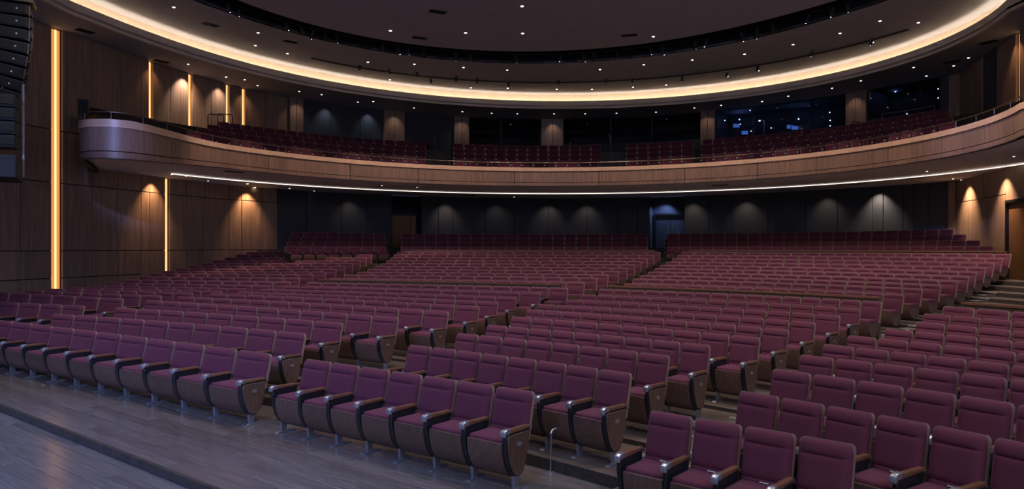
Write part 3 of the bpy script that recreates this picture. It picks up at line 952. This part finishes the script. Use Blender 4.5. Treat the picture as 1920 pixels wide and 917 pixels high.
# ================================================================== LIGHT FITTINGS
# vertical light strips let into the oak walls
def strip(x, z0, z1, label, wdt=.05, off=.085, glowing=.20):
    """a bright core in front of a wider amber diffuser"""
    p = ray_hit(x, off); q_ = ray_hit(x + 2, off); d = (q_ - p).normalized(); nn = Vector((-d[1], d[0]))
    mb = MB(); a, b_ = p - d * glowing / 2, p + d * glowing / 2
    mb.slab([a - nn * .004, b_ - nn * .004, b_ + nn * .002, a + nn * .002], z0, z1)
    o = link('light_strip', mb.mesh('diffuser', M['strip_diffuser'])); tag(o, label, 'light strip', 'vertical light strips in the oak walls')
    mb = MB(); a, b_ = p - d * wdt / 2, p + d * wdt / 2
    mb.slab([a - nn * .02, b_ - nn * .02, b_ - nn * .005, a - nn * .005], z0, z1)
    link('core', mb.mesh('core', M['strip_led']), o)
    return o
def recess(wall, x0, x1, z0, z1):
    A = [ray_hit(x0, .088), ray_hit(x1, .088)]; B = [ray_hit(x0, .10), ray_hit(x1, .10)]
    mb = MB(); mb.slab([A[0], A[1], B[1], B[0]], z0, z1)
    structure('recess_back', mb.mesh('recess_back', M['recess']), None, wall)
recess(wl, 97, 117, 0, ZC); strip(107, .6, ZC - .05, 'widest warm light strip, running from ceiling to the seats beside the speakers', .07, glowing=.36)
recess(wl, 310, 318, 0, ZB); strip(314, .8, ZB - .03, 'warm light strip in the oak wall below the balcony')
recess(wl, 279.5, 287, ZB + .3, ZC); strip(283.2, ZB + .35, ZC - .04, 'first narrow warm strip above the balcony next to the wide one')
recess(wl, 353.5, 360.5, ZB + .3, ZC); strip(357, ZB + 1.9, ZC - .04, 'second warm strip above the balcony, short and bright at the top')
recess(wl, 424, 430, ZB + .3, ZC); strip(427, ZB + .35, ZC - .04, 'third narrow warm strip above the balcony seats', .035)
recess(wl, 454, 460, ZB + .3, ZC); strip(457, ZB + .35, ZC - .04, 'fourth warm strip above the balcony, next to the dark bay', .035)
recess(wr, 1904.5, 1911, ZB + .3, ZC); strip(1908, ZB + .35, ZC - .04, 'warm light strip in the oak wall beyond the narrow balcony door')
recess(wr, 1841, 1845, ZB + .3, ZC); strip(1843, ZB + .35, ZB + 2.2, 'short faint warm strip in the oak wall near the booth window', .02)

# recessed downlights: trim ring and lens
tm = MB(); tm.disc((0, 0, -.012), .068, .014, 14); TRIM = tm.mesh('trim_ring', M['lip'], 30)
lm = MB(); lm.disc((0, 0, -.02), .042, .01, 12)
LENS = {k_: lm.mesh('lens', M[k_]) for k_ in ('lens', 'lens_warm', 'lens_blue')}
def downlight(x, y, z, label, group, s=1.0, lens='lens'):
    p = plan(x, y, z)
    if not inside(p): return
    o = link('downlight', TRIM, None, (p[0], p[1], z), None, (s, s, s))
    link('lens', LENS[lens], o); tag(o, label, 'downlight', group)
UP = [(326,13),(484,61),(479,85),(539,100),(690,116),(777,120),(869,126),(951,131),(1125,130),(1207,121),(1298,112),(1396,101),(1487,83),(1575,62),(1650,39),(1722,42),(1636,79),(731,149),(809,155),(883,164),(952,165),(1044,167),(1110,167),(1187,163),(1249,159),(1364,143),(1422,132)]
DISC = [(732,57),(873,61),(980,62),(1225,68),(979,11)]
OUTS = [(281,82),(353,120),(424,144),(459,149),(483,160),(561,171),(603,177),(671,191),(700,190),(776,202),(867,209),(922,212),(970,213),(1039,213),(1097,213),(1156,212),(1230,210),(1302,202),(1352,197),(1429,190),(1478,180),(1560,165),(1614,151),(1713,126),(1737,142),(1788,123),(1816,108)]
SOFD = [(283,332),(322,327),(349,330),(390,339),(452,351),(464,344),(478,351),(543,353),(589,358),(640,362),(710,367),(741,368),(778,371),(850,372),(922,373),(964,369),(1041,373),(1054,373),(1088,373),(1179,374),(1278,370),(1328,370),(1384,366),(1478,363),(1538,361),(1594,356),(1738,321),(1787,335),(1802,337),(1820,342),(1887,325),(1901,293),(716,348),(782,351)]
for lst, z, where, s in ((UP, ZU, 'the upper ceiling inside the cove', 1.15), (DISC, ZU, 'the middle ceiling disc', 1.3), (OUTS, ZC, 'the outer soffit above the balcony', 1.0), (SOFD, ZB, 'the balcony underside', .75)):
    for i, (x, y) in enumerate(sorted(lst)):
        wl_ = 'lens_warm' if (x, y) in ((283,332),(462,353),(464,344),(1820,342),(1887,325),(452,351),(478,351)) else ('lens_blue' if (x, y) == (1230, 210) else 'lens')
        downlight(x, y, z, 'small round downlight in %s, %s from the speaker side' % (where, ordinal(i + 1)), 'recessed ceiling downlights', s * (1.5 if wl_ == 'lens_warm' else 1), wl_)
# the beams of the downlights that graze the walls
def wash(x, z, energy, color, out=.42, size=88, tgt=.25, drop=2.6):
    p = ray_hit(x, -out); q_ = ray_hit(x, tgt)
    lamp('wall_wash', 'SPOT', (p[0], p[1], z), (q_[0], q_[1], z - drop), energy, color, spot_size=R(size), spot_blend=.9, shadow_soft_size=.03)
WARM = (1.0, .58, .28); NEU = (1.0, .78, .60)
wash(283, ZB - .06, 260, WARM); wash(462, ZB - .06, 300, WARM); wash(1820, ZB - .06, 620, (1.0, .66, .38), .6); wash(1887, ZB - .06, 520, (1.0, .66, .38), .6)
for x, e in ((1650, 230), (835, 50), (1300, 45), (1400, 45), (1552, 42), (655, 24), (930, 16), (1028, 36), (1100, 34)):
    wash(x, ZB - .06, e, NEU, .75 if x != 1650 else .5)
wash(343, ZC - .06, 260, NEU, .4); wash(410, ZC - .06, 120, NEU, .4); wash(283, ZC - .06, 30, WARM); wash(357, ZC - .06, 45, WARM); wash(457, ZC - .06, 30, WARM)
wash(610, ZC - .06, 26, (.8, .85, 1.0), .4); wash(690, ZC - .06, 26, (.8, .85, 1.0), .4); wash(1908, ZC - .06, 60, WARM)
for x in (553, 737, 864, 1035, 1328, 1607): wash(x, ZC - .06, 16, NEU, .7)  # lamps added only to brighten the oak piers
p = ray_hit(1250, .35); lamp('niche_light', 'SPOT', (p[0], p[1], ZB - .05), (p[0] - .6, p[1] + .3, 2.4), 170, (.30, .45, 1.0), spot_size=R(110), spot_blend=.6, shadow_soft_size=.05)
# downlights that wash the balcony cap and parapet
pl = [Vector(p) for p in PAR[8:-6]]
pd = np.r_[0, np.cumsum([(b_ - a).length for a, b_ in zip(pl[:-1], pl[1:])])]
for t in np.linspace(2.0, pd[-1] - .5, 17):
    q_ = (float(np.interp(t, pd, [p[0] for p in pl])), float(np.interp(t, pd, [p[1] for p in pl])))
    v = (Vector(q_) - CB).normalized()
    lamp('parapet_light', 'SPOT', (q_[0] - v[0] * 2.2, q_[1] - v[1] * 2.2, ZU - .1), (q_[0] - v[0] * .05, q_[1] - v[1] * .05, ZT), 1500, (1.0, .77, .62), spot_size=R(38), spot_blend=1.0, shadow_soft_size=.06)

# stage spotlights on pipes in the dark slot, and on the track
RM = [((a[0] + b_[0]) / 2, (a[1] + b_[1]) / 2) for a, b_ in zip(RINGI, RINGO)]
for nm, dd, zz in (('first', -.55, .28), ('second', .45, .28)):
    mb = MB(); c = offset(RM, dd)[4:-4]; mb.tube([(p[0], p[1], ZU + zz) for p in c], .04, 6)
    tag(link('lighting_pipe', mb.mesh('lighting_pipe', M['cabinet'], 60)), '%s black pipe running round the ceiling slot' % ('inner' if dd < 0 else 'outer'), 'pipe')
bm_ = MB(); bm_.tube([(0, 0, 0), (0, .04, -.09), (0, .16, -.34)], .085, 10); SPB = bm_.mesh('lamp_body', M['cabinet'], 40)
yk = MB(); yk.tube([(-.11, .07, -.17), (-.11, 0, .10), (0, 0, .16), (.11, 0, .10), (.11, .07, -.17)], .014, 5); SPY = yk.mesh('yoke', M['black'], 40)
sl = MB(); sl.disc((0, 0, 0), .022, .01, 8); SPL = sl.mesh('lens', M['lens_blue'])
def spotlight(p, z, a, label, group, s=1.0, lens=True):
    o = link('stage_spotlight', SPB, None, (p[0], p[1], z), a, (s, s, s)); link('yoke', SPY, o)
    if lens:
        l = link('lens', SPL, o, (0.02, .165, -.352))
    tag(o, label, 'spotlight', group)
cR = offset(RM, .45)[6:-6]; j = 0
dR = np.r_[0, np.cumsum([math.dist(a, b_) for a, b_ in zip(cR[:-1], cR[1:])])]
t = 1.0
while t < dR[-1] - .5:
    p = (np.interp(t, dR, [q_[0] for q_ in cR]), np.interp(t, dR, [q_[1] for q_ in cR]))
    j += 1
    spotlight(p, ZU + .22, random.uniform(-.8, .8), 'black stage spotlight in the ceiling slot, %s from the speaker side' % ordinal(j), 'spotlights in the ceiling slot', random.uniform(.8, 1.15), random.random() < .7)
    t += random.choice((.55, .7, 1.0, 1.5, 2.1))
for i, (x, y) in enumerate(((675,126),(729,134),(781,139),(807,152),(855,148),(895,152),(953,158),(1047,154),(1137,152),(1187,150),(1280,147),(1364,140),(1421,128),(1524,100),(1636,78))):
    p = plan(x, y - 4, ZU - .2)
    if inside(p): spotlight(p, ZU - .2, random.uniform(-.6, .6), 'small spotlight hanging from the curved ceiling track, %s from the speaker side' % ordinal(i + 1), 'spotlights on the ceiling track', .62, True)

# ================================================================== HANGING LOUDSPEAKERS
YS = 17.0
def cab_mesh(w_, h0, h1, d_):
    mb = MB(); mb.prism_x([(-d_/2, -h0/2), (d_/2, -h1/2), (d_/2, h1/2), (-d_/2, h0/2)], -w_/2, w_/2)
    return mb.mesh('cabinet', M['cabinet'], None, .012, 2)
cabm = cab_mesh(1.05, .24, .29, .62)
gm = MB(); gm.box((0, -.318, 0), (.94, .02, .17)); GRM = gm.mesh('grille', M['grille'])
rb = MB(); rb.box((.545, 0, 0), (.03, .56, .05)); rb.box((.545, .27, 0), (.035, .035, .29)); rb.box((.545, -.25, 0), (.035, .035, .24)); RBM = rb.mesh('rigging_bar', M['bronze'])
gl = MB(); gl.box((.30, -.332, .0), (.035, .012, .035)); GLM = gl.mesh('badge', M['white'])
la = tag(link('line_array', None), 'curved line array of black loudspeakers hanging beside the oak wall', 'loudspeaker')
la.location = at(6, 20, YS)
zz, yy = 0.0, 0.0
for i in range(8):
    tl = R(-2 + 3.6 * i * (1 + .04 * i)); h = .265
    c = link('cabinet', cabm, la); c.rotation_euler = (tl * .8, R(2.2 * i), R(28))
    c.location = (-.05 * max(0, i - 2) ** 1.35 * .55, yy, zz)
    link('grille', GRM, c); link('rigging_bar', RBM, c); link('badge', GLM, c)
    zz -= h * math.cos(tl); yy += h * math.sin(tl) * .25
mb = MB(); mb.box((0, 0, .22), (1.25, .7, .07)); mb.tube([(-.3, 0, .22), (-.3, 0, 9)], .015, 5); mb.tube([(.3, 0, .22), (.3, 0, 9)], .015, 5)
fr = link('fly_frame', mb.mesh('fly_frame', M['bronze']), la); fr.rotation_euler = (0, 0, R(28))
ls = tag(link('speaker_column', None), 'straight column of black loudspeakers with a large box at its foot', 'loudspeaker')
ls.location = at(-14, 190, YS - .4)
cab2 = cab_mesh(.95, .29, .29, .55)
for i in range(4):
    c = link('cabinet', cab2, ls); c.location = (0, 0, -.31 * i); c.rotation_euler = (0, 0, R(24)); link('grille', GRM, c); link('badge', GLM, c, (0, .03, 0))
mb = MB(); mb.prism_x([(-.36, -.27), (.36, -.34), (.36, .25), (-.36, .25)], -.52, .52)
c = link('subwoofer', mb.mesh('subwoofer', M['cabinet'], None, .015, 2), ls); c.location = (0, 0, -1.50); c.rotation_euler = (0, 0, R(24))
mb = MB(); mb.box((-.42, 0, -.6), (.04, .06, 2.2)); mb.box((.42, 0, -.6), (.04, .06, 2.2)); mb.tube([(0, 0, .1), (0, 0, 8)], .015, 5)
fr = link('mounting_frame', mb.mesh('mounting_frame', M['bronze']), ls); fr.rotation_euler = (0, 0, R(24)); fr.location = (0, .32, 0)
# stage monitor box on the balcony corner
pb = at(157, 203, 24.2)
mb = MB(); mb.box((0, 0, 0), (.30, .32, .58)); sp = link('balcony_speaker', mb.mesh('balcony_speaker', M['cabinet'], None, .01, 1), None, pb); sp.rotation_euler = (R(8), 0, R(20))
tag(sp, 'small black loudspeaker standing on the rounded balcony end', 'loudspeaker')
gm = MB(); gm.box((0, -.165, 0), (.24, .012, .50)); link('grille', gm.mesh('grille', M['grille']), sp)

# ================================================================== AISLE STEPS, RAILS AND SMALL THINGS
def steps(k, xa, xb, label, frac=(0.0, .5)):
    """pale nosings and half steps in an aisle in front of row k"""
    for fi, f_ in enumerate(frac):
        z0 = ZF[k - 1] if k > 2 else 0.0
        rise = ZF[k] - z0
        xs = np.linspace(xa, xb, 6)
        back = [row_pt(k, x) - row_normal(k, x) * (BACKSET + .42) for x in xs]
        if fi == 0:
            A = [p - row_normal(k, x) * .015 for p, x in zip(back, xs)]; B = [p + row_normal(k, x) * .05 for p, x in zip(back, xs)]
            mb = MB(); mb.ribbon(A, B, ZF[k] - .025, ZF[k] + .004)
            o = link('nosing', mb.mesh('nosing', M['nosing']), TIER[k])
        else:
            A = [p - row_normal(k, x) * .36 for p, x in zip(back, xs)]; B = [p - row_normal(k, x) * .02 for p, x in zip(back, xs)]
            mb = MB(); mb.ribbon(A, B, z0, z0 + rise / 2)
            o = link('half_step', mb.mesh('half_step', M['tread']), TIER[k])
            A2 = [p - row_normal(k, x) * .37 for p, x in zip(back, xs)]; B2 = [p - row_normal(k, x) * .325 for p, x in zip(back, xs)]
            mb = MB(); mb.ribbon(A2, B2, z0 + rise / 2 - .02, z0 + rise / 2 + .004)
            link('nosing', mb.mesh('nosing', M['nosing']), o)
for k in range(2, 21):
    for a, b_ in (('L', 'A'), ('A', 'B'), ('B', 'C')):
        if a in S[k] and b_ in S[k]:
            g = 14 + 160 / k
            xa, xb = S[k][a][1] + g * .9, S[k][b_][0] - g * .7
            if xb - xa > 12: steps(k, xa, xb, '')
for k in range(11, 19):
    steps(k, S[k]['B'][1] + 26, S[k]['B'][1] + 130 - 4 * k, '')
# low wall with a pale rail behind row ten, one in each block
def pony(k, xa, xb, label, h=.86, cap='arm_wood'):
    xs = np.linspace(xa, xb, 14)
    def off(d): return [row_pt(k, x) + row_normal(k, x) * d for x in xs]
    mb = MB(); mb.ribbon(off(.16), off(.24), ZF[k], ZF[k] + h)
    o = tag(link('cross_aisle_screen', mb.mesh('cross_aisle_screen', M['walnut'])), label, 'screen wall', 'low screen walls along the cross aisles')
    mb = MB(); mb.ribbon(off(.13), off(.27), ZF[k] + h, ZF[k] + h + .04); link('cap_rail', mb.mesh('cap_rail', M[cap]), o)
pony(20, 480, 696, 'low screen along the upper cross aisle nearest the strip-lit wall'); pony(20, 756, 1226, 'low screen along the upper cross aisle, between the two doors')
pony(20, 1290, 1876, 'low screen along the upper cross aisle ending at the side door')
pony(10, 590, 1046, 'low wooden screen along the cross aisle, behind the second block'); pony(10, 1137, 1640, 'long low wooden screen along the cross aisle, behind the third block'); pony(10, 1795, 1960, 'low wooden screen along the cross aisle, behind the fourth block')

# two small bent metal posts at the foot of the first tier
def tier_front(x):
    return row_pt(2, x) - row_normal(2, x) * (BACKSET + .42)
for x, h, lab in ((1053, .22, 'short bent metal post against the first step'), (1108, .44, 'taller hooked metal post against the first step')):
    p = tier_front(x); nn = row_normal(2, x); b_ = p - nn * .05
    mb = MB(); zt = ZF[2]
    mb.tube([(b_[0], b_[1], .0), (b_[0], b_[1], h), (b_[0] + nn[0] * .03, b_[1] + nn[1] * .03, h + .03), (b_[0] + nn[0] * .10, b_[1] + nn[1] * .10, h + .035)], .011, 8)
    o = tag(link('step_post', mb.mesh('step_post', M['metal'], 50)), lab, 'post')
    mb = MB(); mb.disc((b_[0], b_[1], 0), .035, .012, 12); link('base', mb.mesh('base', M['metal'], 40), o)

# control booth contents
def inbooth(x, y, off, bx_, mat, name, label, cat, group=None):
    p = ray_hit(x, off); z = EYE + (HOR - y) / F * p[1]
    mb = MB(); mb.box((0, 0, 0), bx_); o = link(name, mb.mesh(name, mat, None, .01, 1), None, (p[0], p[1], z)); tag(o, label, cat, group)
    return o
xs = [1350, 1400, 1450, 1500, 1550, 1580]
mb = MB(); mb.ribbon([ray_hit(x, .5) for x in xs], [ray_hit(x, 1.2) for x in xs], cb_sill - .22, cb_sill - .16)
tag(link('booth_desk', mb.mesh('booth_desk', M['black'])), 'long black desk inside the control booth', 'desk')
for i, (x, y) in enumerate(((1372, 236), (1388, 249), (1471, 238), (1480, 240))):
    o = inbooth(x, y, .8, (.42, .06, .26), M['black'], 'booth_monitor', 'monitor with blue screen in the control booth, %s from the pier' % ordinal(i + 1), 'monitor', 'monitors in the control booth')
    mb = MB(); mb.box((0, -.034, 0), (.36, .008, .20)); link('screen', mb.mesh('screen', M['screen']), o)
inbooth(1497, 239, .7, (.42, .32, .16), M['shell'], 'projector', 'beige projector on the control booth desk', 'projector')
p = ray_hit(1427, .6)
z0, z1 = EYE + (HOR - 262) / F * p[1], EYE + (HOR - 226) / F * p[1]
mb = MB(); mb.tube([(p[0], p[1], z0 - .2), (p[0], p[1], z1)], .02, 6); mb.tube([(p[0], p[1], z1), (p[0] - .28, p[1], z1 + .03)], .02, 6)
o = tag(link('task_lamp', mb.mesh('task_lamp', M['metal'], 40)), 'bright task lamp on a thin pole in the control booth', 'lamp')
mb = MB(); mb.disc((p[0] - .26, p[1], z1 - .04), .05, .03, 8); link('bulb', mb.mesh('bulb', M['lens_blue']), o)
for x, y in ((1372, 240), (1480, 240), (1655, 190)):
    p = ray_hit(x, 1.4); lamp('booth_glow', 'POINT', (p[0], p[1], EYE + (HOR - y) / F * p[1] + .5), (0, 0, 0), 9, (.25, .4, 1.0), shadow_soft_size=.03)
# guard rails at the balcony aisles
def guard(x, y, Y, h, label, wdt=.5):
    p = at(x, y, Y); mb = MB()
    mb.tube([(p[0], p[1], p[2]), (p[0], p[1], p[2] + h), (p[0] + .06, p[1] + .02, p[2] + h + .05), (p[0] + wdt, p[1] + .3, p[2] + h + .05), (p[0] + wdt + .05, p[1] + .32, p[2] + h), (p[0] + wdt + .05, p[1] + .32, p[2])], .022, 6)
    tag(link('guard_rail', mb.mesh('guard_rail', M['black'], 50)), label, 'rail', 'hooped guard rails on the balcony')
guard(390, 240, 31.0, .55, 'hooped black guard rail at the start of the balcony seats'); guard(408, 236, 32.2, .5, 'second hooped guard rail behind the first on the balcony')
guard(1598, 243, 34.4, .35, 'hooped guard rail below the oak pier beside the control booth')
for x, y, Y, lab in ((815, 292, 38.5, 'thin metal rail post in the balcony aisle below the wooden door'), (1145, 293, 38.5, 'thin metal rail post in the balcony aisle below the long dark bay')):
    p = at(x, y, Y); mb = MB(); mb.tube([(p[0], p[1], p[2]), (p[0], p[1], p[2] + .9), (p[0], p[1] + .8, p[2] + 1.3)], .02, 6)
    tag(link('aisle_rail', mb.mesh('aisle_rail', M['metal'], 50)), lab, 'rail')

# air vents in the ceilings
def vent(x, y, z, w_, d_, label):
    p = plan(x, y, z)
    if not inside(p): return
    a = math.atan2(p[0] - 1.5, -(p[1] - 18)) + math.pi
    mb = MB()
    for sx, sy, bw, bd in ((0, d_ / 2, w_, .03), (0, -d_ / 2, w_, .03), (w_ / 2, 0, .03, d_ + .03), (-w_ / 2, 0, .03, d_ + .03)):
        mb.box((sx, sy, -.008), (bw, bd, .014))
    o = link('ceiling_vent', mb.mesh('vent_frame', M['cabinet']), None, (p[0], p[1], z), a); tag(o, label, 'vent', 'dark air vents in the ceilings')
    mb = MB(); mb.box((0, 0, -.003), (w_, d_, .005)); link('vent_back', mb.mesh('vent_back', M['slot']), o)
    sm = MB(); sm.box((0, 0, -.009), (w_, .012, .01)); sme = sm.mesh('slat', M['cabinet'])
    for i in range(4): link('slat', sme, o, (0, -d_ / 2 + d_ * (i + .5) / 4, 0))
VN = [(878, 366, ZB, 'balcony underside'), (1094, 367, ZB, 'balcony underside'), (1350, 347, ZB, 'balcony underside'), (1608, 345, ZB, 'balcony underside'), (1712, 334, ZB, 'balcony underside'), (440, 322, ZB, 'balcony underside'),
      (1853, 79, ZC, 'outer soffit'), (1785, 116, ZC, 'outer soffit'), (303, 115, ZC, 'outer soffit'), (159, 58, ZC, 'outer soffit'), (395, 46, ZU, 'upper ceiling'), (545, 78, ZU, 'upper ceiling'), (821, 22, ZU, 'middle ceiling disc'), (787, 71, ZU, 'middle ceiling disc'), (1180, 66, ZU, 'middle ceiling disc')]
cnt = {}
for x, y, z, wh in sorted(VN):
    cnt[wh] = cnt.get(wh, 0) + 1
    vent(x, y, z, .75 if z == ZB else .6, .3, 'dark slotted air vent in the %s, %s from the speaker side' % (wh, ordinal(cnt[wh])))

# rails in front of the booth windows, and small indicator lamps inside
for nm, pts in (('hand rail below the control booth window', ((1346, 266), (1420, 260), (1500, 251), (1584, 240))), ('hand rail below the upper booth window near the side wall', ((1660, 214), (1710, 207), (1760, 198)))):
    P3 = []
    for x, y in pts:
        p = ray_hit(x, -.35); P3.append((p[0], p[1], EYE + (HOR - y) / F * p[1]))
    mb = MB(); mb.tube(P3, .018, 6); o = tag(link('booth_rail', mb.mesh('booth_rail', M['metal'], 50)), 'thin metal ' + nm, 'rail')
    for q_ in P3:
        mb = MB(); mb.tube([q_, (q_[0], q_[1], q_[2] - .55)], .014, 6); link('post', mb.mesh('post', M['metal'], 50), o)
im = MB(); im.box((0, 0, 0), (.07, .05, .07)); ime = im.mesh('indicator_lamp', M['black'], None, .008, 1)
il = MB(); il.disc((0, 0, 0), .024, .008, 8); ile = il.mesh('lens', M['lens_blue'])
for i, (x, y) in enumerate(sorted(((1350, 226), (1377, 233), (1398, 246), (1436, 240), (1466, 237), (1490, 247), (1541, 226), (1541, 236), (1541, 245), (1571, 230), (1683, 214), (1737, 184), (1737, 167), (1695, 157), (1540, 211), (1396, 207)))):
    p = ray_hit(x, 1.0); z = EYE + (HOR - y) / F * p[1]
    o = link('indicator_lamp', ime, None, (p[0], p[1], z)); tag(o, 'tiny blue-white indicator lamp inside the glazed booths, %s from the long dark bay' % ordinal(i + 1), 'lamp', 'indicator lamps in the booths')
    l = link('lens', ile, o, (0, -.026, 0)); l.rotation_euler = (R(90), 0, 0)
